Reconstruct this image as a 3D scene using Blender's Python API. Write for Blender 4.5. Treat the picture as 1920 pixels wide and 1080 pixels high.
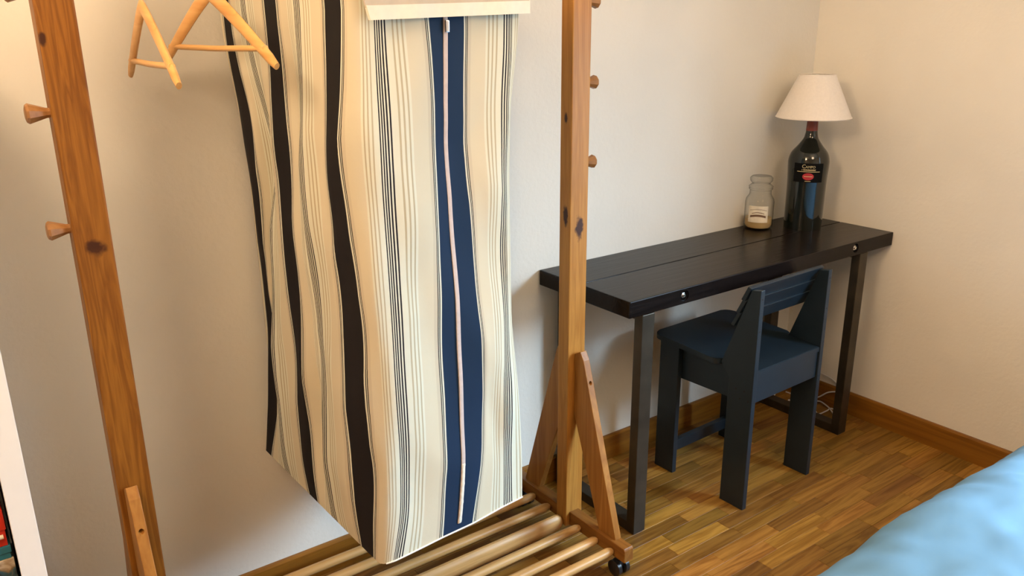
import bpy, bmesh, math, random
import numpy as np
from mathutils import Vector, Matrix, noise

# ------------------------------------------------------------------ clean
for o in list(bpy.data.objects): bpy.data.objects.remove(o, do_unlink=True)
scene = bpy.context.scene
COL = scene.collection
random.seed(7)

# ------------------------------------------------------------------ camera
# world: back wall y=0, right wall x=0, floor z=0, desk top z=0.75 (metres)
CAM = dict(f=1530.6165, yaw=0.62865, pitch=-0.30673, roll=-0.007873,
           X=-2.7954, Y=-1.9008, Z=1.4548)
_cy, _sy = math.cos(CAM['yaw']), math.sin(CAM['yaw'])
_cp, _sp = math.cos(CAM['pitch']), math.sin(CAM['pitch'])
_F = Vector((_sy*_cp, _cy*_cp, _sp)); _R0 = Vector((_cy, -_sy, 0)); _U0 = _R0.cross(_F)
_c, _s = math.cos(CAM['roll']), math.sin(CAM['roll'])
_R = _R0*_c + _U0*_s; _U = _U0*_c - _R0*_s
_C = Vector((CAM['X'], CAM['Y'], CAM['Z']))
cam_data = bpy.data.cameras.new('camera')
cam_data.sensor_fit = 'HORIZONTAL'; cam_data.sensor_width = 36.0
cam_data.lens = CAM['f']/1920*36.0
cam_data.clip_start = 0.02
camera = bpy.data.objects.new('camera', cam_data); COL.objects.link(camera)
_m = Matrix((( _R.x, _U.x, -_F.x), (_R.y, _U.y, -_F.y), (_R.z, _U.z, -_F.z))).to_4x4()
_m.translation = _C
camera.matrix_world = _m
scene.camera = camera

def ray(px, py):
    return _F + _R*((px-960)/CAM['f']) - _U*((py-540)/CAM['f'])
def at(px, py, **k):                       # pixel ray meets the plane axis = value
    (a, v), = k.items(); i = 'xyz'.index(a); d = ray(px, py)
    return _C + d*((v-_C[i])/d[i])
def proj(w):
    d = Vector(w)-_C; z = d.dot(_F)
    return (960+CAM['f']*d.dot(_R)/z, 540-CAM['f']*d.dot(_U)/z, z)

# ------------------------------------------------------------------ world, lights, exposure
world = bpy.data.worlds.new('world'); scene.world = world; world.use_nodes = True
wn = world.node_tree.nodes; wl = world.node_tree.links
bg = wn['Background']
bg.inputs[0].default_value = (0.62, 0.78, 1.0, 1); bg.inputs[1].default_value = 1.0

WIN = dict(y0=-2.95, y1=-1.45, z0=0.62, z1=1.80)      # window opening in the right wall
ld = bpy.data.lights.new('window_daylight', 'AREA'); ld.shape = 'RECTANGLE'
ld.size = WIN['y1']-WIN['y0']; ld.size_y = WIN['z1']-WIN['z0']
ld.energy = 24; ld.color = (0.62, 0.81, 1.0)
lo = bpy.data.objects.new('window_daylight', ld); COL.objects.link(lo)
lo.location = (0.16, (WIN['y0']+WIN['y1'])/2, (WIN['z0']+WIN['z1'])/2)
lo.rotation_euler = (0, math.radians(90), 0)           # -Z axis points to -X, into the room

sd = bpy.data.lights.new('sky_light', 'AREA'); sd.shape = 'RECTANGLE'   # bright open sky, high outside the window
sd.size = 5.0; sd.size_y = 3.0; sd.energy = 1250; sd.color = (0.54, 0.77, 1.0)
so = bpy.data.objects.new('sky_light', sd); COL.objects.link(so)
so.location = (3.2, -4.6, 3.5)
so.rotation_euler = (Vector((-1.6, -.4, .5))-Vector(so.location)).to_track_quat('-Z', 'Y').to_euler()

# warm ceiling globe, then an unseen one added to brighten the right wall: (x, y, z, emitted strength, label)
LAMPS = [(-3.20, -1.10, 2.12, 14.2, 'round warm ceiling lamp hanging left of the clothes rack'),
         (-1.25, -1.75, 1.95, 7.2, 'unseen warm globe added in front of the desk to brighten the right wall')]
LAMP_COLOR = (1.0, 0.73, 0.46)

vs = scene.view_settings
vs.view_transform = 'Standard'; vs.look = 'None'; vs.gamma = 1.0; vs.use_curve_mapping = False
vs.exposure = 1.05

# ------------------------------------------------------------------ materials
def mat(name):
    m = bpy.data.materials.new(name); m.use_nodes = True
    return m, m.node_tree.nodes, m.node_tree.links, m.node_tree.nodes['Principled BSDF']
def N(nodes, kind, **k):
    n = nodes.new(kind)
    for a, v in k.items(): setattr(n, a, v)
    return n
def plain(name, col, rough=0.5, metal=0.0, var=0.06, scale=30, bump=0.0, coat=0.0, spec=None):
    m, n, l, b = mat(name)
    tc = N(n, 'ShaderNodeTexCoord'); nz = N(n, 'ShaderNodeTexNoise'); nz.inputs['Scale'].default_value = scale
    nz.inputs['Detail'].default_value = 5
    l.new(tc.outputs['Object'], nz.inputs['Vector'])
    rp = N(n, 'ShaderNodeValToRGB')
    rp.color_ramp.elements[0].position = .3; rp.color_ramp.elements[1].position = .7
    rp.color_ramp.elements[0].color = tuple(c*(1-var) for c in col)+(1,)
    rp.color_ramp.elements[1].color = tuple(min(1, c*(1+var)) for c in col)+(1,)
    l.new(nz.outputs['Fac'], rp.inputs[0]); l.new(rp.outputs[0], b.inputs['Base Color'])
    b.inputs['Roughness'].default_value = rough; b.inputs['Metallic'].default_value = metal
    if coat: b.inputs['Coat Weight'].default_value = coat
    if spec is not None: b.inputs['Specular IOR Level'].default_value = spec
    if bump:
        bp = N(n, 'ShaderNodeBump'); bp.inputs['Strength'].default_value = bump; bp.inputs['Distance'].default_value = .002
        l.new(nz.outputs['Fac'], bp.inputs['Height']); l.new(bp.outputs[0], b.inputs['Normal'])
    return m
def wood(name, light, dark, axis='z', scale=1.0, rough=0.45, knots=(), random_shift=False, bump=.08, contrast=1.0, island=False):
    """long-grain wood: stretched noise + rings along the grain axis; knots = (x,y,z,r_across,r_along) in object space"""
    m, n, l, b = mat(name)
    tc = N(n, 'ShaderNodeTexCoord'); src = tc.outputs['Object']
    rnd = None
    if random_shift:
        oi = N(n, 'ShaderNodeObjectInfo'); geo = N(n, 'ShaderNodeNewGeometry')
        if island: rnd = geo.outputs['Random Per Island']
        else: rnd = oi.outputs['Random']
        mu = N(n, 'ShaderNodeMath', operation='MULTIPLY'); mu.inputs[1].default_value = 37.0
        l.new(rnd, mu.inputs[0])
        va = N(n, 'ShaderNodeVectorMath', operation='ADD'); l.new(src, va.inputs[0]); l.new(mu.outputs[0], va.inputs[1]); src = va.outputs[0]
    mp = N(n, 'ShaderNodeMapping')
    s = {'x': (1.6, 26, 26), 'y': (26, 1.6, 26), 'z': (26, 26, 1.6)}[axis]
    mp.inputs['Scale'].default_value = tuple(v*scale for v in s)
    l.new(src, mp.inputs[0])
    n1 = N(n, 'ShaderNodeTexNoise'); n1.inputs['Scale'].default_value = 1.0; n1.inputs['Detail'].default_value = 4; n1.inputs['Distortion'].default_value = 0.6
    l.new(mp.outputs[0], n1.inputs['Vector'])
    ml = N(n, 'ShaderNodeMath', operation='MULTIPLY'); ml.inputs[1].default_value = 9.0; l.new(n1.outputs['Fac'], ml.inputs[0])
    fr = N(n, 'ShaderNodeMath', operation='PINGPONG'); fr.inputs[1].default_value = 1.0; l.new(ml.outputs[0], fr.inputs[0])
    n2 = N(n, 'ShaderNodeTexNoise'); n2.inputs['Scale'].default_value = 6.0; n2.inputs['Detail'].default_value = 3
    l.new(mp.outputs[0], n2.inputs['Vector'])
    mx = N(n, 'ShaderNodeMath', operation='MULTIPLY'); l.new(fr.outputs[0], mx.inputs[0]); mx.inputs[1].default_value = .65*contrast
    ad = N(n, 'ShaderNodeMath', operation='ADD'); l.new(mx.outputs[0], ad.inputs[0])
    m3 = N(n, 'ShaderNodeMath', operation='MULTIPLY'); l.new(n2.outputs['Fac'], m3.inputs[0]); m3.inputs[1].default_value = .45
    l.new(m3.outputs[0], ad.inputs[1])
    rp = N(n, 'ShaderNodeValToRGB'); rp.color_ramp.elements[0].position = .15; rp.color_ramp.elements[1].position = .95
    rp.color_ramp.elements[0].color = (*light, 1); rp.color_ramp.elements[1].color = (*dark, 1)
    l.new(ad.outputs[0], rp.inputs[0]); col = rp.outputs[0]
    if random_shift:
        hv = N(n, 'ShaderNodeHueSaturation')
        mr = N(n, 'ShaderNodeMapRange'); mr.inputs['To Min'].default_value = .62; mr.inputs['To Max'].default_value = 1.32
        l.new(rnd, mr.inputs['Value']); l.new(mr.outputs[0], hv.inputs['Value'])
        hm = N(n, 'ShaderNodeMath', operation='FRACT'); h2 = N(n, 'ShaderNodeMath', operation='MULTIPLY'); h2.inputs[1].default_value = 7.31
        l.new(rnd, h2.inputs[0]); l.new(h2.outputs[0], hm.inputs[0])
        mr2 = N(n, 'ShaderNodeMapRange'); mr2.inputs['To Min'].default_value = .495; mr2.inputs['To Max'].default_value = .512
        l.new(hm.outputs[0], mr2.inputs['Value']); l.new(mr2.outputs[0], hv.inputs['Hue'])
        l.new(col, hv.inputs['Color']); col = hv.outputs[0]
    for (kx, ky, kz, ra, rl) in knots:
        sb = N(n, 'ShaderNodeVectorMath', operation='SUBTRACT'); l.new(tc.outputs['Object'], sb.inputs[0]); sb.inputs[1].default_value = (kx, ky, kz)
        sc = N(n, 'ShaderNodeVectorMath', operation='MULTIPLY'); l.new(sb.outputs[0], sc.inputs[0]); sc.inputs[1].default_value = (1/ra, 1/ra, 1/rl)
        nn = N(n, 'ShaderNodeTexNoise'); nn.inputs['Scale'].default_value = 60
        l.new(tc.outputs['Object'], nn.inputs['Vector'])
        ln = N(n, 'ShaderNodeVectorMath', operation='LENGTH'); l.new(sc.outputs[0], ln.inputs[0])
        a2 = N(n, 'ShaderNodeMath', operation='ADD'); l.new(ln.outputs['Value'], a2.inputs[0])
        m4 = N(n, 'ShaderNodeMath', operation='MULTIPLY_ADD'); l.new(nn.outputs['Fac'], m4.inputs[0]); m4.inputs[1].default_value = 1.2; m4.inputs[2].default_value = -.6
        l.new(m4.outputs[0], a2.inputs[1])
        kr = N(n, 'ShaderNodeValToRGB'); e = kr.color_ramp.elements
        e[0].position = .55; e[0].color = (1, 1, 1, 1); e[1].position = 1.15; e[1].color = (0, 0, 0, 1)
        l.new(a2.outputs[0], kr.inputs[0])
        mi = N(n, 'ShaderNodeMix', data_type='RGBA'); l.new(kr.outputs[0], mi.inputs[0]); l.new(col, mi.inputs[6]); mi.inputs[7].default_value = (.050, .014, .004, 1)
        col = mi.outputs[2]
    l.new(col, b.inputs['Base Color']); b.inputs['Roughness'].default_value = rough; b.inputs['Specular IOR Level'].default_value = .3
    if bump:
        bp = N(n, 'ShaderNodeBump'); bp.inputs['Strength'].default_value = bump; bp.inputs['Distance'].default_value = .001
        l.new(ad.outputs[0], bp.inputs['Height']); l.new(bp.outputs[0], b.inputs['Normal'])
    return m
def wallpaper(name, col):
    m, n, l, b = mat(name)
    tc = N(n, 'ShaderNodeTexCoord')
    n1 = N(n, 'ShaderNodeTexNoise'); n1.inputs['Scale'].default_value = 70; n1.inputs['Detail'].default_value = 7
    n2 = N(n, 'ShaderNodeTexNoise'); n2.inputs['Scale'].default_value = 2.5; n2.inputs['Detail'].default_value = 3
    l.new(tc.outputs['Object'], n1.inputs['Vector']); l.new(tc.outputs['Object'], n2.inputs['Vector'])
    rp = N(n, 'ShaderNodeValToRGB'); rp.color_ramp.elements[0].color = tuple(c*.95 for c in col)+(1,); rp.color_ramp.elements[1].color = (*col, 1)
    rp.color_ramp.elements[0].position = .35; rp.color_ramp.elements[1].position = .6
    l.new(n2.outputs['Fac'], rp.inputs[0]); l.new(rp.outputs[0], b.inputs['Base Color'])
    bp = N(n, 'ShaderNodeBump'); bp.inputs['Strength'].default_value = .35; bp.inputs['Distance'].default_value = .003
    l.new(n1.outputs['Fac'], bp.inputs['Height']); l.new(bp.outputs[0], b.inputs['Normal'])
    b.inputs['Roughness'].default_value = .75; b.inputs['Specular IOR Level'].default_value = .25
    return m
def thin_glass(name, tint=(1, 1, 1), rough=.03, edge=1.0):
    m, n, l, b = mat(name); n.remove(b); out = n['Material Output']
    tr = N(n, 'ShaderNodeBsdfTransparent'); tr.inputs[0].default_value = (*tint, 1)
    l2 = N(n, 'ShaderNodeLayerWeight'); l2.inputs[0].default_value = .5
    p2 = N(n, 'ShaderNodeMath', operation='POWER'); p2.inputs[1].default_value = 3.0; l.new(l2.outputs['Facing'], p2.inputs[0])
    mc = N(n, 'ShaderNodeMix', data_type='RGBA'); l.new(p2.outputs[0], mc.inputs[0]); mc.inputs[6].default_value = (*tint, 1); mc.inputs[7].default_value = tuple(c*edge for c in tint)+(1,)
    l.new(mc.outputs[2], tr.inputs[0])
    gl = N(n, 'ShaderNodeBsdfGlossy'); gl.inputs['Roughness'].default_value = rough
    lw = N(n, 'ShaderNodeLayerWeight'); lw.inputs[0].default_value = .5
    pw = N(n, 'ShaderNodeMath', operation='POWER'); pw.inputs[1].default_value = 4.0; l.new(lw.outputs['Facing'], pw.inputs[0])
    sc = N(n, 'ShaderNodeMath', operation='MULTIPLY_ADD'); sc.inputs[1].default_value = .60; sc.inputs[2].default_value = .03; l.new(pw.outputs[0], sc.inputs[0])
    ms = N(n, 'ShaderNodeMixShader'); l.new(sc.outputs[0], ms.inputs[0]); l.new(tr.outputs[0], ms.inputs[1]); l.new(gl.outputs[0], ms.inputs[2])
    l.new(ms.outputs[0], out.inputs['Surface'])
    return m

M = {}
M['wall'] = wallpaper('wallpaper', (.735, .705, .635))
M['wall_dark'] = wallpaper('brown wallpaper', (.60, .50, .39))
M['wall_right'] = wallpaper('wallpaper toned by light', (.84, .79, .70))  # back wall paper made lighter: stronger light on this side put into the colour
M['ceiling'] = plain('ceiling paint', (.70, .64, .55), .8, scale=60, var=.02)
M['floor_base'] = plain('floor joint', (.05, .028, .012), .8)
M['plank'] = wood('oak strip', (.37, .180, .036), (.19, .075, .011), 'x', 1.2, .42, random_shift=True, bump=.05, contrast=1.0)
M['plank_far'] = wood('oak strip far', (.37, .180, .036), (.19, .075, .011), 'x', 1.2, .42, random_shift=True, bump=.05, contrast=1.0, island=True)
M['base'] = wood('oak skirting', (.28, .115, .012), (.19, .070, .007), 'x', .8, .42)
M['base_y'] = wood('oak skirting side', (.28, .115, .012), (.19, .070, .007), 'y', .8, .42)
M['white_frame'] = plain('white lacquer', (.82, .80, .77), .4, var=.02)
M['pine_slat'] = wood('pine slat', (.60, .36, .140), (.44, .235, .075), 'x', .8, .38)
M['pine_foot'] = wood('pine foot', (.30, .125, .024), (.20, .072, .012), 'y', .9, .42)
M['pine_brace'] = wood('pine brace', (.38, .165, .034), (.26, .098, .016), 'z', .8, .42)
M['peg'] = plain('turned peg', (.30, .135, .04), .4, var=.15, scale=80)
M['hanger'] = wood('hanger beech', (.72, .42, .15), (.60, .30, .09), 'y', .7, .4)
M['black_plastic'] = plain('black plastic', (.012, .012, .014), .35)
M['chrome'] = plain('chrome', (.75, .75, .76), .18, metal=1.0, var=.1)
M['steel'] = plain('raw steel', (.058, .046, .032), .42, metal=.6, var=.25, scale=14)
M['desk'] = wood('black stained plank', (.010, .0068, .006), (.005, .0033, .003), 'x', .8, .24, bump=.25)
M['desk'].node_tree.nodes['Principled BSDF'].inputs['Specular IOR Level'].default_value = .15
M['blue_paint'] = plain('blue chair paint', (.0095, .0178, .0260), .42, spec=.45, var=.10, scale=22, bump=.05)
M['dark_hole'] = plain('dark hole', (.02, .012, .008), .8)
M['shade'] = plain('lamp shade cloth', (.80, .74, .68), .85, var=.03, scale=120, bump=.1)
M['bottle'] = plain('dark bottle glass', (.006, .008, .006), .06, var=.1, coat=.3)
M['foil'] = plain('red foil', (.22, .030, .015), .35, var=.1)
M['label_black'] = plain('black label paper', (.005, .005, .005), .7, spec=.1)
M['gold'] = plain('gold print', (.62, .50, .26), .45, var=.1)
M['red_print'] = plain('red print', (.42, .02, .03), .4, var=.1)
M['glass'] = thin_glass('clear jar glass', (.97, .975, .965), edge=.30)
M['pane'] = thin_glass('window pane', (.97, .98, .98))
M['wax'] = plain('candle wax', (.52, .36, .16), .5, var=.1)
M['paper'] = plain('cream paper', (.70, .64, .52), .6, var=.12, scale=40)
M['brown_print'] = plain('brown print', (.16, .09, .05), .6)
M['cable'] = plain('white cable', (.72, .70, .68), .45)
M['duvet'] = plain('blue duvet cotton', (.112, .238, .35), .85, var=.04, scale=8)
M['mattress'] = plain('white mattress', (.75, .74, .72), .85, bump=.05)
M['bed_frame'] = wood('bed frame wood', (.42, .24, .10), (.30, .15, .05), 'x', .8, .45)
M['red_box'] = plain('red box card', (.55, .025, .012), .4, var=.05)
M['teal_box'] = plain('teal box card', (.02, .16, .23), .4, var=.1)
M['shelf'] = plain('white shelf foil', (.80, .78, .74), .45, var=.015)
M['shelf_back'] = plain('black card', (.02, .018, .018), .6)
M['wire'] = plain('steel wire', (.6, .6, .6), .25, metal=1.0)
M['piping'] = plain('cream piping', (.80, .77, .70), .8, var=.05)
M['zip_tape'] = plain('zip tape', (.58, .48, .44), .75, var=.06, scale=90)
M['hem'] = plain('cream hem canvas', (.78, .74, .63), .85, var=.03, scale=60)
M['flap'] = plain('greige canvas', (.52, .45, .36), .85, var=.04, scale=60)

# ------------------------------------------------------------------ mesh helpers
def finish(bm, name, material, parent=None, loc=None, smooth=False):
    bmesh.ops.recalc_face_normals(bm, faces=bm.faces)
    me = bpy.data.meshes.new(name); bm.to_mesh(me); bm.free()
    me.materials.append(M[material] if isinstance(material, str) else material)
    o = bpy.data.objects.new(name, me); COL.objects.link(o)
    if parent is not None: o.parent = parent
    if loc is not None: o.location = loc
    if smooth:
        me.polygons.foreach_set('use_smooth', [True]*len(me.polygons))
        try: me.set_sharp_from_angle(angle=math.radians(38))
        except Exception: pass
    return o
def tag(o, label=None, cat=None, group=None, kind=None):
    if label: o['label'] = label
    if cat: o['category'] = cat
    if group: o['group'] = group
    if kind: o['kind'] = kind
    return o
def empty(name, loc, rz=0.0, **k):
    o = bpy.data.objects.new(name, None); COL.objects.link(o)
    o.location = loc; o.rotation_euler = (0, 0, rz); o.empty_display_size = .05
    return tag(o, **k)
def add_box(bm, lo, hi, bevel=0.0):
    vs_ = [bm.verts.new((x, y, z)) for x in (lo[0], hi[0]) for y in (lo[1], hi[1]) for z in (lo[2], hi[2])]
    fs = [(0, 1, 3, 2), (4, 6, 7, 5), (0, 4, 5, 1), (2, 3, 7, 6), (0, 2, 6, 4), (1, 5, 7, 3)]
    faces = [bm.faces.new([vs_[i] for i in f]) for f in fs]
    if bevel:
        es = list({e for f in faces for e in f.edges})
        bmesh.ops.bevel(bm, geom=es, offset=bevel, segments=2, profile=.6, affect='EDGES')
def box(name, lo, hi, material, parent=None, bevel=0.002, **k):
    bm = bmesh.new(); add_box(bm, lo, hi, bevel); return finish(bm, name, material, parent, **k)
def add_prism(bm, poly, axis, t0, t1, bevel=0.0):
    """polygon of (a,b) pairs extruded along axis: 'x' -> (y,z), 'y' -> (x,z), 'z' -> (x,y)"""
    def P(a, b, t): return {'x': (t, a, b), 'y': (a, t, b), 'z': (a, b, t)}[axis]
    A = [bm.verts.new(P(a, b, t0)) for a, b in poly]; B = [bm.verts.new(P(a, b, t1)) for a, b in poly]
    k = len(poly); faces = [bm.faces.new(A), bm.faces.new(B[::-1])]
    for i in range(k): faces.append(bm.faces.new([A[i], A[(i+1) % k], B[(i+1) % k], B[i]]))
    bmesh.ops.recalc_face_normals(bm, faces=faces)
    if bevel:
        es = list({e for f in faces for e in f.edges})
        bmesh.ops.bevel(bm, geom=es, offset=bevel, segments=2, profile=.6, affect='EDGES')
def prism(name, poly, axis, t0, t1, material, parent=None, bevel=0.0015):
    bm = bmesh.new(); add_prism(bm, poly, axis, t0, t1, bevel); return finish(bm, name, material, parent)
def add_ring_loft(bm, rings, closed=True, caps=True):
    rows = [[bm.verts.new(p) for p in r] for r in rings]
    for a, b in zip(rows, rows[1:]):
        k = len(a)
        for i in range(k if closed else k-1): bm.faces.new([a[i], a[(i+1) % k], b[(i+1) % k], b[i]])
    if caps:
        bm.faces.new(rows[0][::-1]); bm.faces.new(rows[-1])
    return rows
def frame_of(d):
    d = d.normalized(); up = Vector((0, 0, 1)) if abs(d.z) < .9 else Vector((1, 0, 0))
    a = d.cross(up).normalized(); return a, a.cross(d).normalized()
def add_tube(bm, pts, r, n=10, caps=True):
    pts = [Vector(p) for p in pts]; rr = r if isinstance(r, (list, tuple)) else [r]*len(pts)
    rings = []
    for i, p in enumerate(pts):
        d = pts[min(i+1, len(pts)-1)]-pts[max(i-1, 0)]
        a, b = frame_of(d)
        rings.append([p+(a*math.cos(2*math.pi*j/n)+b*math.sin(2*math.pi*j/n))*rr[i] for j in range(n)])
    add_ring_loft(bm, rings, True, caps)
def tube(name, pts, r, material, parent=None, n=10, smooth=True):
    bm = bmesh.new(); add_tube(bm, pts, r, n); return finish(bm, name, material, parent, smooth=smooth)
def lathe(name, prof, material, parent=None, n=48, center=(0, 0, 0), caps=(True, True), smooth=True):
    bm = bmesh.new(); c = Vector(center); rows = []
    for r, z in prof:
        rows.append([bm.verts.new(c+Vector((r*math.cos(2*math.pi*j/n), r*math.sin(2*math.pi*j/n), z))) for j in range(n)])
    for a, b in zip(rows, rows[1:]):
        for i in range(n): bm.faces.new([a[i], a[(i+1) % n], b[(i+1) % n], b[i]])
    if caps[0]: bm.faces.new(rows[0][::-1])
    if caps[1]: bm.faces.new(rows[-1])
    return finish(bm, name, material, parent, smooth=smooth)
def smooth_curve(pts, k=8):
    P = [Vector(p) for p in pts]; P = [P[0]*2-P[1]]+P+[P[-1]*2-P[-2]]; out = []
    for i in range(1, len(P)-2):
        for j in range(k):
            t = j/k; a, b, c, d = P[i-1], P[i], P[i+1], P[i+2]
            out.append(.5*((2*b)+(c-a)*t+(2*a-5*b+4*c-d)*t*t+(3*b-a-3*c+d)*t**3))
    return out+[P[-2]]
def drill(o, p0, p1, r, n=24):
    """cut a round hole into mesh object o (points in o's local space)"""
    bm = bmesh.new(); add_tube(bm, [p0, p1], r, n); bmesh.ops.recalc_face_normals(bm, faces=bm.faces)
    cm = bpy.data.meshes.new('cut'); bm.to_mesh(cm); bm.free()
    tmp = bpy.data.objects.new('tmp', o.data.copy()); cut = bpy.data.objects.new('cut', cm)
    COL.objects.link(tmp); COL.objects.link(cut)
    md = tmp.modifiers.new('b', 'BOOLEAN'); md.operation = 'DIFFERENCE'; md.solver = 'EXACT'; md.object = cut
    dg = bpy.context.evaluated_depsgraph_get(); dg.update()
    me = bpy.data.meshes.new_from_object(tmp.evaluated_get(dg))
    nm = o.data.name; old = o.data; o.data = me; me.name = nm
    bpy.data.objects.remove(tmp, do_unlink=True); bpy.data.objects.remove(cut, do_unlink=True)
def dup(root, loc=None, label=None):
    r = root.copy(); COL.objects.link(r)
    if loc is not None: r.location = loc
    if label: r['label'] = label
    for ch in list(root.children):
        c = ch.copy(); COL.objects.link(c); c.parent = r
        for g in ch.children:
            d = g.copy(); COL.objects.link(d); d.parent = c
    return r

# ================================================================== THE ROOM
X0, Y0, ZC = -4.2, -3.4, 2.5
T = .12
floor = box('floor', (X0-T, Y0-T, -.10), (T, T, -.009), 'floor_base', bevel=0)
tag(floor, 'oak strip parquet floor of short staggered brown planks', 'floor', kind='structure')
ceil = box('ceiling', (X0-T, Y0-T, ZC), (T, T, ZC+.1), 'ceiling', bevel=0)
tag(ceil, 'plain beige painted ceiling over the room', 'ceiling', kind='structure')
w = box('wall_back', (X0-T, 0, -.1), (T, T, ZC), 'wall', bevel=0)
tag(w, 'off-white textured wall behind the desk and the clothes rack', 'wall', kind='structure')
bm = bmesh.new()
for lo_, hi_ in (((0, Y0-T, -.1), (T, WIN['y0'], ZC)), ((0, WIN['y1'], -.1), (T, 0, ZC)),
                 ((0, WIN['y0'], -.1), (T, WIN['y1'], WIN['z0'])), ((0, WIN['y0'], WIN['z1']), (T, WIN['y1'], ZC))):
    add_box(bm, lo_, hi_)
w = finish(bm, 'wall_right', 'wall_right'); tag(w, 'textured wall at the right end of the desk, brighter light put into its colour', 'wall', kind='structure')
w = box('wall_left', (X0-T, Y0, -.1), (X0, 0, ZC), 'wall_dark', bevel=0); tag(w, 'brown wall far left outside the picture', 'wall', kind='structure')
w = box('wall_front', (X0-T, Y0-T, -.1), (0, Y0, ZC), 'wall_dark', bevel=0); tag(w, 'brown wall behind the photographer', 'wall', kind='structure')

# oak strips: 50 mm wide, running along the back wall
PW, PL, PT = .05, .25, .009
mesh_cache = {}
def plank_mesh(L):
    k = round(L, 3)
    if k not in mesh_cache:
        bm = bmesh.new(); add_box(bm, (-L/2+.0004, -PW/2+.0004, -PT), (L/2-.0004, PW/2-.0004, 0), 0)
        top = [e for e in bm.edges if all(v.co.z > -.001 for v in e.verts)]
        bmesh.ops.bevel(bm, geom=top, offset=.0005, segments=1, affect='EDGES')
        bmesh.ops.recalc_face_normals(bm, faces=bm.faces)
        me = bpy.data.meshes.new('plank'); bm.to_mesh(me); bm.free(); me.materials.append(M['plank']); mesh_cache[k] = me
    return mesh_cache[k]
rest = []; near = []
rng = random.Random(11)
row = 0; y = -PW/2
while y > Y0:
    x = -.001; first = rng.choice((.06, .10, .14, .18, .22, .25)); L = first
    while x > X0:
        L = min(L, x-X0)
        cx = x-L/2
        u_, v_, d_ = proj((cx, y, 0))
        if d_ > .2 and -60 < u_ < 1980 and v_ < 1130: near.append((d_, cx, y, L))
        else: rest.append((cx, y, L))
        x -= L; L = PL+rng.choice((-.03, 0, 0, .03))
        if L < .01: break
    y -= PW
near.sort()
for d_, cx, yy, L in near[:300]:
    o = bpy.data.objects.new('plank', plank_mesh(L)); COL.objects.link(o); o.parent = floor; o.location = (cx, yy, rng.uniform(-.0003, .0003))
rest += [(a, b, c) for _, a, b, c in near[300:]]
bm = bmesh.new()
for cx, yy, L in rest: add_box(bm, (cx-L/2+.0004, yy-PW/2+.0004, -PT), (cx+L/2-.0004, yy+PW/2-.0004, 0))
o = finish(bm, 'remaining_planks', 'plank_far', floor); o['kind'] = 'stuff'

HB, TB = .0893, .015
o = prism('baseboard_back', [(-TB, 0), (-.0005, 0), (-.0005, HB), (-TB+.006, HB), (-TB, HB-.005)], 'x', X0+TB, -.0005, 'base', bevel=0)
tag(o, 'oak skirting board along the foot of the back wall', 'skirting board', kind='structure')
o = prism('baseboard_right', [(-TB, 0), (-.0005, 0), (-.0005, HB), (-TB+.006, HB), (-TB, HB-.005)], 'y', Y0+.001, -TB-.0005, 'base_y', bevel=0)
tag(o, 'oak skirting board along the foot of the right wall', 'skirting board', kind='structure')

# window in the right wall, beside the photographer
wy0, wy1, wz0, wz1 = WIN['y0'], WIN['y1'], WIN['z0'], WIN['z1']
win = empty('window_1', (.06, (wy0+wy1)/2, wz0), label='white two-pane window above the bed', cat='window', kind='structure')
hw, hh = (wy1-wy0)/2, wz1-wz0
for nm, a, b in (('jamb', (-.03, -hw, 0), (.03, -hw+.05, hh)), ('jamb', (-.03, hw-.05, 0), (.03, hw, hh)),
                 ('sill', (-.03, -hw+.05, 0), (.03, hw-.05, .05)), ('head', (-.03, -hw+.05, hh-.05), (.03, hw-.05, hh)),
                 ('mullion', (-.03, -.025, .05), (.03, .025, hh-.05))):
    box(nm, a, b, 'white_frame', win)
for a, b in ((-hw+.05, -.025), (.025, hw-.05)):
    box('pane', (-.003, a, .05), (.003, b, hh-.05), 'pane', win, bevel=0)

# ceiling lamp and added globe: the warm light of the room
gr = .24
for lx_, ly_, lz_, pw_, lb_ in LAMPS:
    lamp = empty('ceiling_or_added_lamp', (lx_, ly_, ZC), label=lb_, cat='lamp', group='ceiling globe lamps')
    gm, gn, gl_, gb = mat('warm globe'); gb.inputs['Base Color'].default_value = (.9, .8, .65, 1)
    gb.inputs['Emission Color'].default_value = (*LAMP_COLOR, 1); gb.inputs['Emission Strength'].default_value = pw_
    zc_ = lz_-ZC
    tube('cord', [(0, 0, -.02), (0, 0, zc_+gr)], .004, 'cable', lamp)
    lathe('ceiling_rose', [(.045, 0), (.045, -.02), (.01, -.03)], 'white_frame', lamp)
    lathe('globe', [(max(.004, gr*math.sin(math.pi*i/16)), zc_-gr*math.cos(math.pi*i/16)) for i in range(17)], gm, lamp, n=32)

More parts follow.
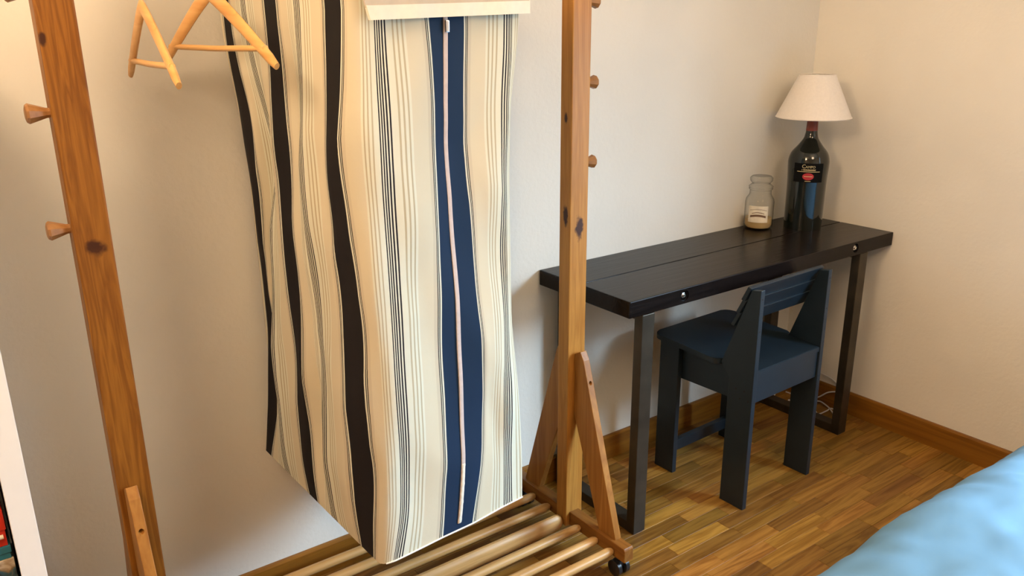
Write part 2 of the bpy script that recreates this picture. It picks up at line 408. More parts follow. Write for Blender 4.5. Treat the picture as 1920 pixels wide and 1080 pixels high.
# ================================================================== DESK
desk = empty('desk', (-.66, -.2, 0), label='long narrow black plank desk on steel frame legs against the wall', cat='desk')
DX0, DX1, DY0, DY1, DZ, DT = -1.3106, -.006, -.3997, -.0025, .75, .0484
def dl(x, y, z): return (x+.66, y+.2, z)
seam = -.189
p1 = box('plank', dl(DX0, DY0, DZ-DT), dl(DX1, seam-.0012, DZ), 'desk', desk, bevel=.003)
p2 = box('plank', dl(DX0, seam+.0012, DZ-DT), dl(DX1, DY1, DZ), 'desk', desk, bevel=.003)
for bx_, bz_ in ((-1.094, .726), (-.239, .728)):
    drill(p1, dl(bx_, DY0-.02, bz_), dl(bx_, DY0+.022, bz_), .0165)
    b0 = dl(bx_, DY0, bz_)
    nut = prism('bolt_nut', [(b0[0]+.0095*math.cos(math.pi*i/3), b0[2]+.0095*math.sin(math.pi*i/3)) for i in range(6)], 'y', b0[1]+.005, b0[1]+.0218, 'chrome', desk, bevel=.001)
    tube('bolt_end', [(b0[0], b0[1]+.012, b0[2]), (b0[0], b0[1]+.001, b0[2])], .0048, 'chrome', desk)
    bm = bmesh.new()
    ring = [[(b0[0]+r*math.cos(2*math.pi*j/24), b0[1]+yy, b0[2]+r*math.sin(2*math.pi*j/24)) for j in range(24)] for r, yy in ((.0162, .004), (.0162, .0215), (.0150, .0215), (.0150, .004), (.0162, .004))]
    add_ring_loft(bm, ring, True, False); finish(bm, 'bolt_sleeve', 'black_plastic', desk, smooth=True)
LW = .0475
for lx in (-1.2592, -.2046):
    x0, x1 = lx, lx+LW
    fr = bmesh.new()
    y0_, y1_, ttop = DY0-.0005+.001, -.03, DZ-DT-.0005
    tw = .032
    box('frame_leg', dl(x0, y0_, 0.0), dl(x1, y0_+tw, ttop), 'steel', desk, bevel=.0025)
    box('frame_leg', dl(x0, y1_-tw, 0.0), dl(x1, y1_, ttop), 'steel', desk, bevel=.0025)
    box('floor_bar', dl(x0+.001, y0_+tw, 0.0), dl(x1-.001, y1_-tw, tw), 'steel', desk, bevel=.0025)
    box('top_bar', dl(x0+.001, y0_+tw, ttop-.02), dl(x1-.001, y1_-tw, ttop), 'steel', desk, bevel=.0025)
    fr.free()

# ================================================================== CHAIR
chair = empty('chair', (-.715, -.31, 0), math.radians(1.4), label='small blue painted wooden chair pushed under the black desk', cat='chair')
SX = .182; ST = .019
for s in (-1, 1):
    xa, xb = (-SX, -SX+ST) if s < 0 else (SX-ST, SX)
    prism('rear_leg', [(-.195, 0), (-.105, 0), (-.105, .43), (-.072, .468), (-.162, .722), (-.195, .728)], 'x', xa, xb, 'blue_paint', chair, bevel=.002)
    prism('front_leg', [(.097, 0), (.178, 0), (.178, .466), (.097, .461)], 'x', xa, xb, 'blue_paint', chair, bevel=.002)
    xc, xd = (-SX+ST, -SX+2*ST) if s < 0 else (SX-2*ST, SX-ST)
    prism('side_apron', [(-.167, .353), (.178, .347), (.178, .463), (-.167, .449)], 'x', xc, xd, 'blue_paint', chair, bevel=.0015)
    for zz in (.40, .372):
        for yy in (-.165, -.135):
            xo = xa-.0004 if s < 0 else xb+.0004
            tube('screw', [(xo, yy+(zz-.4)*.6, zz), (xo+.001*s*-1, yy+(zz-.4)*.6, zz)], .0026, 'dark_hole', chair, n=8)
    for zz in (.60, .70):
        xm = (xa+xb)/2
        tube('screw', [(xm, -.1955, zz), (xm, -.194, zz)], .0026, 'dark_hole', chair, n=8)
box('rear_apron', (-SX+ST+.0005, -.188, .362), (SX-ST-.0005, -.168, .452), 'blue_paint', chair, bevel=.002)
box('front_apron', (-SX+2*ST, .155, .352), (SX-2*ST, .174, .462), 'blue_paint', chair, bevel=.002)
box('stretcher', (-SX+ST, .140, .046), (SX-ST, .160, .086), 'blue_paint', chair, bevel=.002)
# seat: notched around the rear legs, rising slightly to the front
def seat_z(y): return .470+(y+.185)*.048
bm = bmesh.new()
XS = SX+.012
poly = []
def arc(cx, cy, r, a0, a1, k=6):
    return [(cx+r*math.cos(math.radians(a0+(a1-a0)*i/k)), cy+r*math.sin(math.radians(a0+(a1-a0)*i/k))) for i in range(k+1)]
poly += [(-SX+ST+.001, -.192)] + [(SX-ST-.001, -.192), (SX-ST-.001, -.068)]
poly += arc(XS-.02, -.068+.02, .02, -90, 0) + arc(XS-.035, .205-.035, .035, 0, 90) + arc(-XS+.035, .205-.035, .035, 90, 180) + arc(-XS+.02, -.048, .02, 180, 270)
poly += [(-SX+ST+.001, -.068)]
A = [bm.verts.new((a, b, seat_z(b)-.017)) for a, b in poly]; B = [bm.verts.new((a, b, seat_z(b))) for a, b in poly]
bm.faces.new(A[::-1]); bm.faces.new(B)
for i in range(len(poly)): bm.faces.new([A[i], A[(i+1) % len(poly)], B[(i+1) % len(poly)], B[i]])
bmesh.ops.bevel(bm, geom=[e for e in bm.edges if all(v in B for v in e.verts)], offset=.002, segments=2, affect='EDGES')
finish(bm, 'seat', 'blue_paint', chair)
# three lapped back slats on the sloping front edge of the rear legs
p_lo, p_hi = Vector((-.072, .468)), Vector((-.162, .722))
dirv = (p_hi-p_lo).normalized(); nrm = Vector((dirv.y, -dirv.x))
L_ = (p_hi-p_lo).length
for k in range(3):
    s1 = L_+.006-k*.0455; s0 = s1-.050
    a = p_lo+dirv*s0+nrm*.006; b = p_lo+dirv*s1+nrm*.0005
    th = nrm*.013
    prism('back_slat', [tuple(a-nrm*.0115*0), tuple(b), tuple(b+th), tuple(a+th)], 'x', -SX-.004, SX+.004, 'blue_paint', chair, bevel=.0025)
# ================================================================== CLOTHES RACK
RB = Vector((-1.99, -.287, 0))
rack = empty('clothes_rack', RB, label='pine clothes rack on casters with two posts and a slatted base', cat='clothes rack')
def rl(x, y, z): return (x-RB.x, y-RB.y, z-RB.z)
PZ0, PZ1 = .058, 1.68
kn_left = [(*rl(-2.565, -.309, 1.085), .020, .017), (*rl(-2.590, -.309, 1.447), .007, .014), (*rl(-2.5, -.309, .86), .001, .001)]
kn_right = [(*rl(-1.449, -.29, .985), .011, .030), (*rl(-1.418, -.309, .955), .016, .033), (*rl(-1.449, -.287, 1.24), .007, .014)]
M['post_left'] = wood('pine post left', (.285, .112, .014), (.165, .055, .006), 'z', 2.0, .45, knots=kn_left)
M['post_right'] = wood('pine post right', (.48, .215, .040), (.36, .145, .023), 'z', 1.6, .45, knots=kn_right)
PY0, PY1 = -.309, -.265
for nm, xa, xb, ms in (('l', -2.596, -2.534, 'post_left'), ('r', -1.449, -1.389, 'post_right')):
    box('post', rl(xa, PY0, PZ0), rl(xb, PY1, PZ1), ms, rack, bevel=.003)
    c = (xa+xb)/2; sgn = -1 if nm == 'l' else 1
    # foot in two halves, let into the post from both sides
    fx0, fx1 = c-.0165, c+.0165
    prism('foot', [(-.542-RB.y, .060), (PY0-RB.y, .060), (PY0-RB.y, .103), (-.538-RB.y, .103), (-.542-RB.y, .096)], 'x', fx0-RB.x, fx1-RB.x, 'pine_foot', rack, bevel=.002)
    prism('foot', [(PY1-RB.y, .060), (-.032-RB.y, .060), (-.032-RB.y, .096), (-.036-RB.y, .103), (PY1-RB.y, .103)], 'x', fx0-RB.x, fx1-RB.x, 'pine_foot', rack, bevel=.002)
    bx0 = c-.006 if nm == 'r' else c-.020
    bx1 = bx0+.0215
    bf = prism('brace', [(PY0-RB.y, .600), (-.331-RB.y, .612), (-.345-RB.y, .590), (-.494-RB.y, .103), (-.425-RB.y, .103), (PY0-RB.y, .42)], 'x', bx0-RB.x, bx1-RB.x, 'pine_brace', rack)
    yh, zh = -.358, .530
    xm = (bx0+bx1)/2
    drill(bf, rl(xm, yh-.02, zh-.006), rl(xm, yh+.022, zh+.006), .0052)
    tube('screw_plug', [rl(xm, yh+.010, zh+.004), rl(xm, yh+.020, zh+.006)], .0050, 'dark_hole', rack, n=16)
    prism('brace', [(PY1-RB.y, .600), (-.243-RB.y, .612), (-.229-RB.y, .590), (-.080-RB.y, .103), (-.149-RB.y, .103), (PY1-RB.y, .42)], 'x', bx0-RB.x, bx1-RB.x, 'pine_brace', rack)
    # pegs on the outer face
    for pz in (1.52, 1.325, 1.122):
        xo = xa if nm == 'l' else xb
        n_ = 9
        bm = bmesh.new()
        prof = [(0, .0085), (.005, .0088), (.032, .0178), (.036, .0150), (.0375, .010)]
        rings = [[rl(xo+sgn*d, -.287+r*math.cos(2*math.pi*j/n_), pz+r*math.sin(2*math.pi*j/n_)) for j in range(n_)] for d, r in prof]
        add_ring_loft(bm, rings); finish(bm, 'peg', 'peg', rack)
    # casters
    for cy_ in (-.505, -.07):
        cst = bmesh.new()
        add_tube(cst, [rl(c, cy_, .0598), rl(c, cy_, .048)], .011, 12)
        add_prism(cst, [(cy_-RB.y-.013, .030), (cy_-RB.y+.006, .022), (cy_-RB.y+.014, .046), (cy_-RB.y+.008, .052), (cy_-RB.y-.010, .050)], 'x', c-RB.x-.012, c-RB.x+.012, .003)
        co = finish(cst, 'caster', 'black_plastic', rack)
        for dx in (-.014, .014):
            wm = bmesh.new()
            rings = [[rl(c+dx+q, cy_+r*math.cos(2*math.pi*j/20), .0255+r*math.sin(2*math.pi*j/20)) for j in range(20)] for q, r in ((-.008, .019), (-.006, .0235), (.006, .0235), (.008, .019))]
            add_ring_loft(wm, rings)
            wo = finish(wm, 'wheel', 'black_plastic', co, smooth=True)
# base slats: round bars with a rounded end just short of the foot
def slat_bar(name, y, z, ry, rz, x0, x1):
    bm = bmesh.new(); n_ = 14; rings = []
    prof = [(x0, .45), (x0+.004, .75), (x0+.012, .95), (x0+.022, 1), (x1-.022, 1), (x1-.012, .95), (x1-.004, .75), (x1, .45)]
    for x, k in prof:
        rings.append([rl(x, y+ry*k*math.cos(2*math.pi*j/n_), z+rz*k*math.sin(2*math.pi*j/n_)) for j in range(n_)])
    add_ring_loft(bm, rings); return finish(bm, name, 'pine_slat', rack, smooth=True)
sx0, sx1 = -2.5484, -1.4362
for yy in (-.075, -.143, -.215, -.356, -.430, -.494):
    slat_bar('base_slat', yy, .076, .0135, .0125, sx0, sx1)
slat_bar('base_stretcher', -.287, .066, .016, .027, -2.5338, -1.4492)
RAILZ = 1.64
tube('top_rail', [rl(-2.534, -.287, RAILZ), rl(-1.449, -.287, RAILZ)], .013, 'pine_slat', rack, n=16)

# ------------------------------------------------------------------ hangers (perpendicular to the rail)
def hanger(loc, rz, label, w=.42):
    h = empty('coat_hanger', loc, rz, label=label, cat='hanger', group='wooden hangers on the rack')
    # local: bar along y through the origin, rail straight above
    half = w/2
    def arm_c(t):           # t -1..1 along y
        a = abs(t); return Vector((0, t*(half+.012), .108-.125*a**1.12))
    bm = bmesh.new(); rings = []
    for i in range(25):
        t = -1+2*i/24; c = arm_c(t); d = (arm_c(min(1, t+.02))-arm_c(max(-1, t-.02))).normalized()
        up = Vector((1, 0, 0)).cross(d) if d.y != 0 else Vector((0, 0, 1))
        if up.z < 0: up = -up
        hgt = (.0145-.0050*abs(t)**2)*(.72 if abs(t) > .95 else 1); th = .0060*(.8 if abs(t) > .95 else 1)
        if .84 < abs(t) < .90: hgt *= .82
        rings.append([c+Vector((th*math.cos(2*math.pi*j/12), 0, 0))+up*(hgt*math.sin(2*math.pi*j/12)) for j in range(12)])
    add_ring_loft(bm, rings); finish(bm, 'shoulder', 'hanger', h, smooth=True)
    tube('bar', [(0, -half+.020, .012), (0, 0, .010), (0, half-.020, .012)], .0055, 'hanger', h, n=10)
    top = RAILZ-loc[2]
    hook = [(0, 0, .12), (0, 0, top-.045), (0, .004, top-.028)]
    for i in range(13):
        a = math.radians(-60+i*20); hook.append((0, .0175*math.cos(a), top-.0005+.0175*math.sin(a)))
    tube('hook', hook, .0017, 'wire', h, n=8)
    return h
hanger((-2.306, -.287, 1.415), math.radians(9), 'pale wooden coat hanger hanging next to the striped garment bag')
hanger((-2.424, -.287, 1.390), math.radians(-3), 'wooden coat hanger nearest the left post, seen almost edge-on')

# ================================================================== GARMENT BAG
Apt = Vector((-2.160, -.550)); Bpt = Vector((-2.215, -.040)); Cpt = Vector((-1.770, -.508))
BB = Vector((-1.99, -.287, .38))
bag = empty('garment_bag', BB, label='large striped canvas garment bag with a zip hanging on the rack', cat='garment bag')
rows_y = np.array([20, 70, 200, 330, 460, 600, 740, 860, 960, 1058], float)
feat = {  # cloth coordinate u : pixel x at rows_y
    -.22: [412, 418, 446, 470, 487, 502, 504, 497, 494, 490],
    -.1: [418, 422, 450, 473, 489, 503, 505, 498, 495, 492],
    0.1: [431, 437, 475, 493, 501, 508, 516, 508, 507, 506],
    0.5: [455, 463, 484, 499, 505, 512, 522, 534, 556, 590],
    1.0: [507, 511, 523, 537, 550, 562, 573, 581, 592, 610],
    1.5: [556, 559, 573, 577, 582, 590, 598, 608, 622, 648],
    2.0: [622, 622, 624, 627, 641, 661, 670, 683, 685, 690],
    2.5: [709, 711, 717, 723, 733, 741, 748, 757, 759, 742],
    2.9: [802, 806, 817, 822, 827, 831, 836, 836, 833, 828],
    3.0: [834, 836, 842, 848, 854, 860, 864, 865, 861, 857],
    3.1: [870, 872, 875, 881, 889, 895, 901, 898, 887, 880],
    3.5: [955, 954, 947, 944, 946, 949, 943, 948, 953, 960],
    3.66: [973, 971, 957, 955, 957, 959, 973, 979, 979, 977]}
us = np.array(sorted(feat)); FX = np.array([feat[u] for u in us])
def smooth_rows(vals, ys):
    yy = np.linspace(20, 1058, 260); v = np.interp(yy, rows_y, vals)
    k = np.hanning(31); k /= k.sum(); vp = np.concatenate([np.full(15, v[0])+(np.arange(-15, 0)*(v[1]-v[0])), v, np.full(15, v[-1])+(np.arange(1, 16)*(v[-1]-v[-2]))])
    return np.interp(ys, yy, np.convolve(vp, k, 'valid'))
ub = []                                             # cloth columns
for a, b in zip(us, us[1:]):
    k = max(2, int(round((b-a)/.055)))
    ub += [a+(b-a)*i/k for i in range(k)]
ub.append(us[-1]); ub = np.array(ub)
def col_px(u, ys):
    i = min(len(us)-2, max(0, np.searchsorted(us, u, 'right')-1)); t = (u-us[i])/(us[i+1]-us[i])
    return smooth_rows(FX[i]*(1-t)+FX[i+1]*t, ys)
bot = [(480, 826), (500, 846), (540, 886), (590, 936), (640, 986), (690, 1036), (708, 1053), (716, 1058), (728, 1056), (745, 1049), (790, 1027), (830, 1007), (890, 979), (940, 951), (970, 936), (985, 928)]
bxs, bys = np.array([b[0] for b in bot], float), np.array([b[1] for b in bot], float)
nL = Vector((-(Bpt-Apt).y, (Bpt-Apt).x)).normalized()         # outward normals (x,y)
if nL.x > 0: nL = -nL
nF = Vector(((Cpt-Apt).y, -(Cpt-Apt).x)).normalized()
if nF.y > 0: nF = -nF
def bag_surface(px, py):
    d = ray(px, py)
    def hit(P, n): return (P.x-_C.x)*n.x+(P.y-_C.y)*n.y, d.x*n.x+d.y*n.y
    a, b = hit(Apt, nL); tL = a/b if b < -1e-4 else -1
    a, b = hit(Apt, nF); tF = a/b if b < -1e-4 else -1
    k = 26.0
    m_ = max(tL, tF); t = m_+math.log(math.exp(k*(tL-m_))+math.exp(k*(tF-m_)))/k - .004
    return _C+d*t
NR = 70
vsrow = np.linspace(0, 1, NR)
cols3d = []
for u in ub:
    yb = 1000.0
    for _ in range(30):
        yb = .5*yb+.5*float(np.interp(col_px(u, np.array([yb]))[0], bxs, bys))
    ys = 20+vsrow*(yb-20); xs = col_px(u, ys); pts = []
    for px, py in zip(xs, ys):
        p = bag_surface(px, py)
        # soft folds pushed in and out of the two faces
        wgt = 1/(1+math.exp((u-2.35)*9))
        n2 = Vector((nL.x, nL.y, 0))*wgt+Vector((nF.x, nF.y, 0))*(1-wgt)
        zz = p.z
        fold = .0045*math.sin(2*math.pi*(u*1.55+.35*math.sin(zz*3.1)+.2))+.004*math.sin(2*math.pi*(u*.8-.6*zz))
        fold += .016*(noise.noise(Vector((u*2.0, 3.3, zz*1.9))))+.009*noise.noise(Vector((u*5+zz*2.0, 7.3, zz*4.5-u*1.5)))
        fold += .013*(.35-abs(noise.noise(Vector((u*1.5+zz*1.3, 1.7, zz*2.4-u*.9)))))
        fold += .006*(.3-abs(noise.noise(Vector((u*3.4-zz*3.1, 5.1, zz*3.9+u*1.7)))))
        fold -= .016*math.exp(-((u-1.27)/.12)**2)+.012*math.exp(-((u-3.0)/.10)**2)*.5
        edge = min(1, (u+.22)/.2, (3.66-u)/.1)
        p = p+n2*fold*max(0, edge)*(1-max(0, (py-(yb-170))/170)**1.5)*min(1, .12+max(0, py-40)/260)
        pts.append(p)
    cols3d.append(pts)
# extend up to the shoulders and close round the back
TOPZ = 1.60
nt = 5
full = []
for pts in cols3d:
    z0 = pts[0].z; ext = [Vector((pts[0].x, pts[0].y, TOPZ+(z0-TOPZ)*i/nt)) for i in range(nt)]
    full.append(ext+pts)
NRR = NR+nt
back = []; ubk = []
for i in range(NRR):
    pass
ctr = Vector((-1.985, -.285))
nb = 10
bcols = [[] for _ in range(nb)]
for i in range(NRR):
    pr = full[-1][i]; pl = full[0][i]
    c_r = Vector((-1.815, -.030)); c_l = Vector((max(pl.x+.020, -2.18), -.026))
    path = [Vector((pr.x+.006, pr.y+.05)), Vector((pr.x+.002, -.30)), Vector((c_r.x+.01, -.12)), c_r, Vector((-1.93, -.022)), Vector((-2.03, -.022)), c_l, Vector((c_l.x-.008, min(-.045, pl.y+.06)))]
    f = i/(NRR-1)
    zr = pr.z+(0 if i < nt else 0); zl = pl.z
    for k, q in enumerate(path):
        t = (k+1)/(len(path)+1); bcols[k].append(Vector((q.x, q.y, zr+(zl-zr)*t)))
bcols = [b for b in bcols if b]
allc = full+bcols
u_all = list(ub)+[3.66+.35*(k+1) for k in range(len(bcols))]
bm = bmesh.new(); uvl = bm.loops.layers.uv.new('cloth')
V = [[bm.verts.new(p-BB) for p in c] for c in allc]
nc = len(allc)
for j in range(nc):
    j2 = (j+1) % nc; ua = u_all[j]; uc = u_all[j2] if j2 else u_all[j]+.3
    for i in range(NRR-1):
        f = bm.faces.new([V[j][i], V[j][i+1], V[j2][i+1], V[j2][i]])
        for lp, (uu, vv) in zip(f.loops, ((ua, i), (ua, i+1), (uc, i+1), (uc, i))): lp[uvl].uv = (uu, vv/NRR)
topc = bm.verts.new(Vector((-1.985, -.287, TOPZ+.012))-BB)
botc = bm.verts.new(Vector((-1.985, -.287, .415))-BB)
for j in range(nc):
    j2 = (j+1) % nc
    f = bm.faces.new([V[j][0], V[j2][0], topc])
    for lp in f.loops: lp[uvl].uv = ((lp.vert.co.x+BB.x)/.277*1.0+8, .5)
    f = bm.faces.new([V[j2][-1], V[j][-1], botc])
    for lp in f.loops: lp[uvl].uv = ((lp.vert.co.x+BB.x)/.277+8, .5)
# striped canvas: symmetric repeat, dark band at 0, five fine lines at .5
sm, sn, sl, sb_ = mat('striped canvas')
uvn = N(sn, 'ShaderNodeUVMap'); uvn.uv_map = 'cloth'
sp = N(sn, 'ShaderNodeSeparateXYZ'); sl.new(uvn.outputs[0], sp.inputs[0])
pp = N(sn, 'ShaderNodeMath', operation='PINGPONG'); pp.inputs[1].default_value = .5; sl.new(sp.outputs[0], pp.inputs[0])
m2 = N(sn, 'ShaderNodeMath', operation='MULTIPLY'); m2.inputs[1].default_value = 2.0; sl.new(pp.outputs[0], m2.inputs[0])
CREAM = (.655, .65, .53); BEIGE = (.61, .555, .415); TAN = (.45, .395, .27); NAVY = (.007, .024, .062); BLACK = (.011, .009, .010); INK = (.014, .010, .015); GREY = (.55, .49, .37)
stops = [(0, NAVY), (.098, CREAM), (.112, INK), (.121, CREAM), (.126, INK), (.134, GREY), (.165, BEIGE), (.295, CREAM), (.315, TAN), (.330, CREAM), (.350, TAN), (.365, CREAM), (.385, TAN), (.400, CREAM), (.4485, INK), (.4605, CREAM), (.4715, INK), (.4835, CREAM), (.4935, INK)]
cr = N(sn, 'ShaderNodeValToRGB'); cr.color_ramp.interpolation = 'CONSTANT'
e = cr.color_ramp.elements
e[0].position = 0; e[0].color = (*stops[0][1], 1); e[1].position = stops[-1][0]*2; e[1].color = (*stops[-1][1], 1)
for p_, c_ in stops[1:-1]:
    q = e.new(p_*2); q.color = (*c_, 1)
sl.new(m2.outputs[0], cr.inputs[0])
# the wide bands are black on the side panel and navy on the zip panel
isd = N(sn, 'ShaderNodeMath', operation='LESS_THAN'); isd.inputs[1].default_value = .098; sl.new(pp.outputs[0], isd.inputs[0])
isl = N(sn, 'ShaderNodeMath', operation='LESS_THAN'); isl.inputs[1].default_value = 2.5; sl.new(sp.outputs[0], isl.inputs[0])
mk = N(sn, 'ShaderNodeMath', operation='MULTIPLY'); sl.new(isd.outputs[0], mk.inputs[0]); sl.new(isl.outputs[0], mk.inputs[1])
mxb = N(sn, 'ShaderNodeMix', data_type='RGBA'); sl.new(mk.outputs[0], mxb.inputs[0]); sl.new(cr.outputs[0], mxb.inputs[6]); mxb.inputs[7].default_value = (*BLACK, 1)
sl.new(mxb.outputs[2], sb_.inputs['Base Color'])
sb_.inputs['Roughness'].default_value = .8; sb_.inputs['Specular IOR Level'].default_value = .25
tcn = N(sn, 'ShaderNodeTexCoord'); wv = N(sn, 'ShaderNodeTexNoise'); wv.inputs['Scale'].default_value = 34; wv.inputs['Detail'].default_value = 3
sl.new(tcn.outputs['Object'], wv.inputs['Vector']); bpn = N(sn, 'ShaderNodeBump'); bpn.inputs['Strength'].default_value = .12; bpn.inputs['Distance'].default_value = .006
sl.new(wv.outputs['Fac'], bpn.inputs['Height']); sl.new(bpn.outputs[0], sb_.inputs['Normal'])
M['stripes'] = sm
body = finish(bm, 'body', 'stripes', bag, smooth=True)
# zip along u = 3.0, piping round the bottom edge
iz = int(np.argmin(abs(ub-3.0)))
nf3 = Vector((nF.x, nF.y, 0)); tf3 = Vector((-nF.y, nF.x, 0))
if tf3.x < 0: tf3 = -tf3
zp = [p-BB+nf3*.0022 for p in full[iz][nt-2:-1]]
bm = bmesh.new()
add_ring_loft(bm, [[p-tf3*.0048-nf3*.003, p-tf3*.0048+nf3*.0, p-tf3*.001+nf3*.0010, p+tf3*.001+nf3*.0010, p+tf3*.0048+nf3*.0, p+tf3*.0048-nf3*.003] for p in zp])
finish(bm, 'zip', 'zip_tape', bag, smooth=True)
pq = full[iz][nt+2]-BB+nf3*.006
bm = bmesh.new(); add_box(bm, pq+Vector((-.004, -.003, -.012)), pq+Vector((.004, .001, .010)), .0015); finish(bm, 'zip_pull', 'chrome', bag)
zb = full[iz][-10:-1]
bm = bmesh.new()
add_ring_loft(bm, [[(p-BB)+nf3*(.0015+.0006*math.sin(i*1.9))+tf3*((.0048+.0006*math.sin(i*1.3))*math.cos(2*math.pi*j/8))+nf3*(.0025*math.sin(2*math.pi*j/8)) for j in range(8)] for i, p in enumerate(smooth_curve(zb, 4))])
finish(bm, 'zip_end', 'hem', bag, smooth=True)
tube('bottom_piping', [c[-1]-BB+(nf3*.001 if u > 2.4 else Vector((nL.x, nL.y, 0))*.001) for c, u in zip(full, ub) if u > 2.3], .0019, 'piping', bag, n=8)
# valance over the top of the zip face
def flap_pt(px, py, off): 
    d = ray(px, py); P = Apt+nF*off
    t = ((P.x-_C.x)*nF.x+(P.y-_C.y)*nF.y)/(d.x*nF.x+d.y*nF.y); return _C+d*t
def flap_strip(name, zrange, thick, material, off, parent):
    bm = bmesh.new(); rings = []
    for i in range(25):
        t = i/24
        pl = flap_pt(690+(990-690)*t, 38-13*t, off)
        wob = .003*math.sin(t*9)+.002*math.sin(t*23+1)
        ring = []
        for (dz, dn) in ((zrange[0], 0), (zrange[0], thick), (zrange[1], thick), (zrange[1], 0)):
            q = pl+Vector((0, 0, dz)); q += nf3*(dn+wob*(1-dz/.16))
            q -= tf3*((.014*(dz/.05) if t < .02 else 0))
            ring.append(q-BB)
        rings.append(ring)
    add_ring_loft(bm, rings); return finish(bm, name, material, parent)
flap = flap_strip('flap', (.020, .050), .004, 'flap', .016, bag)
flap_strip('hem', (0.0, .024), .007, 'hem', .0155, flap)
flap_strip('dark_band', (.050, .125), .004, plain('navy canvas', NAVY, .85), .016, flap)
for hx in (-2.08, -1.88):
    hk = [(hx-BB.x, 0, TOPZ-BB.z-.004)]+[(hx-BB.x, .0175*math.cos(math.radians(-80+20*i)), RAILZ-BB.z-.0005+.0175*math.sin(math.radians(-80+20*i))) for i in range(14)]
    tube('hook', hk, .0017, 'wire', bag, n=8)

# ================================================================== TABLE LAMP made from a wine bottle
LB = Vector((-.190, -.148, DZ+.0002))
tl = empty('table_lamp', LB, label='table lamp made from a dark wine bottle with a cream shade', cat='lamp')
br = .0665
lathe('bottle', [(max(p.x, .001), p.y) for p in smooth_curve([Vector(q) for q in [(.02, .004), (br-.010, 0), (br-.002, .004), (br, .012), (br+.0015, .16), (br+.0045, .225), (br+.004, .250), (br-.004, .275), (br-.024, .300), (.026, .324), (.0215, .340), (.0195, .352)]], 6)], 'bottle', tl, n=64)
lathe('neck_foil', [(.0200, .3525), (.0192, .372), (.0182, .405), (.021, .407), (.021, .420), (.018, .424)], 'foil', tl, n=40)
lathe('socket', [(.010, .424), (.016, .428), (.016, .462), (.012, .470)], 'white_frame', tl, n=24)
sr0, sr1, sz0, sz1 = .1285, .0615, .400, .546
sh = lathe('shade', [(sr0, sz0), (sr1, sz1), (sr1-.002, sz1), (sr0-.002, sz0), (sr0, sz0)], 'shade', tl, n=64, caps=(False, False))
for nm, r, z in (('shade_rim', sr0-.0008, sz0), ('shade_rim', sr1-.0008, sz1)):
    bm = bmesh.new(); kk = 64
    rings = [[((r+.0022*math.cos(2*math.pi*j/8))*math.cos(2*math.pi*i/kk), (r+.0022*math.cos(2*math.pi*j/8))*math.sin(2*math.pi*i/kk), z+.0022*math.sin(2*math.pi*j/8)) for j in range(8)] for i in range(kk+1)]
    add_ring_loft(bm, rings, True, False); finish(bm, nm, 'shade', sh, smooth=True)
for a in range(3):
    an = 2*math.pi*a/3+.4
    tube('shade_spoke', [(.012*math.cos(an), .012*math.sin(an), .468), ((sr1-.003)*math.cos(an), (sr1-.003)*math.sin(an), sz1-.006)], .0015, 'wire', sh, n=6)
lathe('bulb', [(.012, .470), (.014, .48), (.026, .505), (.028, .52), (.020, .54), (.004, .547)], 'white_frame', tl, n=24)
# printed label wrapped on the side that faces the room
lab_a = math.atan2(_C.y-LB.y, _C.x-LB.x)+.04
def wrap(u, z, r): return (r*math.cos(lab_a+u/r), r*math.sin(lab_a+u/r), z)
def rad(z): return br+.0015+.003*(z-.16)/.065
LZ = .024                                                  # height shift of the whole print
bm = bmesh.new(); nu = 20
rings = [[wrap(-.053+.106*i/nu, z, rad(z)+.0004) for i in range(nu+1)] for z in (.152+LZ, .220+LZ)]
inner = [[wrap(-.053+.106*i/nu, z, rad(z)-.0002) for i in range(nu+1)] for z in (.220+LZ, .152+LZ)]
add_ring_loft(bm, rings+inner+[rings[0]], False, False); lab = finish(bm, 'label', 'label_black', tl)
def wrapped_text(txt, size, zc, material, name, du=0.0):
    cu = bpy.data.curves.new('t', 'FONT'); cu.body = txt; cu.size = size; cu.align_x = 'CENTER'; cu.align_y = 'CENTER'; cu.resolution_u = 3
    to = bpy.data.objects.new('t', cu); COL.objects.link(to)
    dg = bpy.context.evaluated_depsgraph_get(); dg.update()
    me = bpy.data.meshes.new_from_object(to.evaluated_get(dg)); bpy.data.objects.remove(to, do_unlink=True)
    me.name = name
    for v in me.vertices:
        u, z = v.co.x+du, v.co.y+zc; v.co = wrap(u, z, rad(z)+.0010)
    me.materials.clear(); me.materials.append(M[material])
    o = bpy.data.objects.new(name, me); COL.objects.link(o); o.parent = lab; return o
def wrapped_rect(name, u0, u1, z0, z1, off, material, k=12):
    bm = bmesh.new(); zm = (z0+z1)/2
    add_ring_loft(bm, [[wrap(u0+(u1-u0)*i/k, z, rad(zm)+off) for i in range(k+1)] for z in (z0, z1)], False, False)
    return finish(bm, name, material, lab)
wrapped_text('C', .0190, .2090+LZ, 'gold', 'lettering', -.0175)
wrapped_text('AMPO', .0122, .2075+LZ, 'gold', 'lettering', .0055)
bm = bmesh.new()                                           # second line, too small to read: a row of fine gold strokes
rr_ = random.Random(3); uu = -.0235
while uu < .0235:
    wd = rr_.uniform(.0010, .0018); h_ = rr_.uniform(.0044, .0056); zz = .1945+LZ
    if rr_.random() > .12:
        bm.faces.new([bm.verts.new(wrap(a, b, rad(zz)+.001)) for a, b in ((uu, zz), (uu+wd, zz), (uu+wd, zz+h_), (uu, zz+h_))])
    uu += wd+.0010
finish(bm, 'fine_print', 'gold', lab)
wrapped_rect('rule_line', -.040, .040, .1898+LZ, .1918+LZ, .001, 'gold')
bm = bmesh.new(); k = 32; zc_ = .1735+LZ
vc = bm.verts.new(wrap(0, zc_, rad(zc_)+.0012))
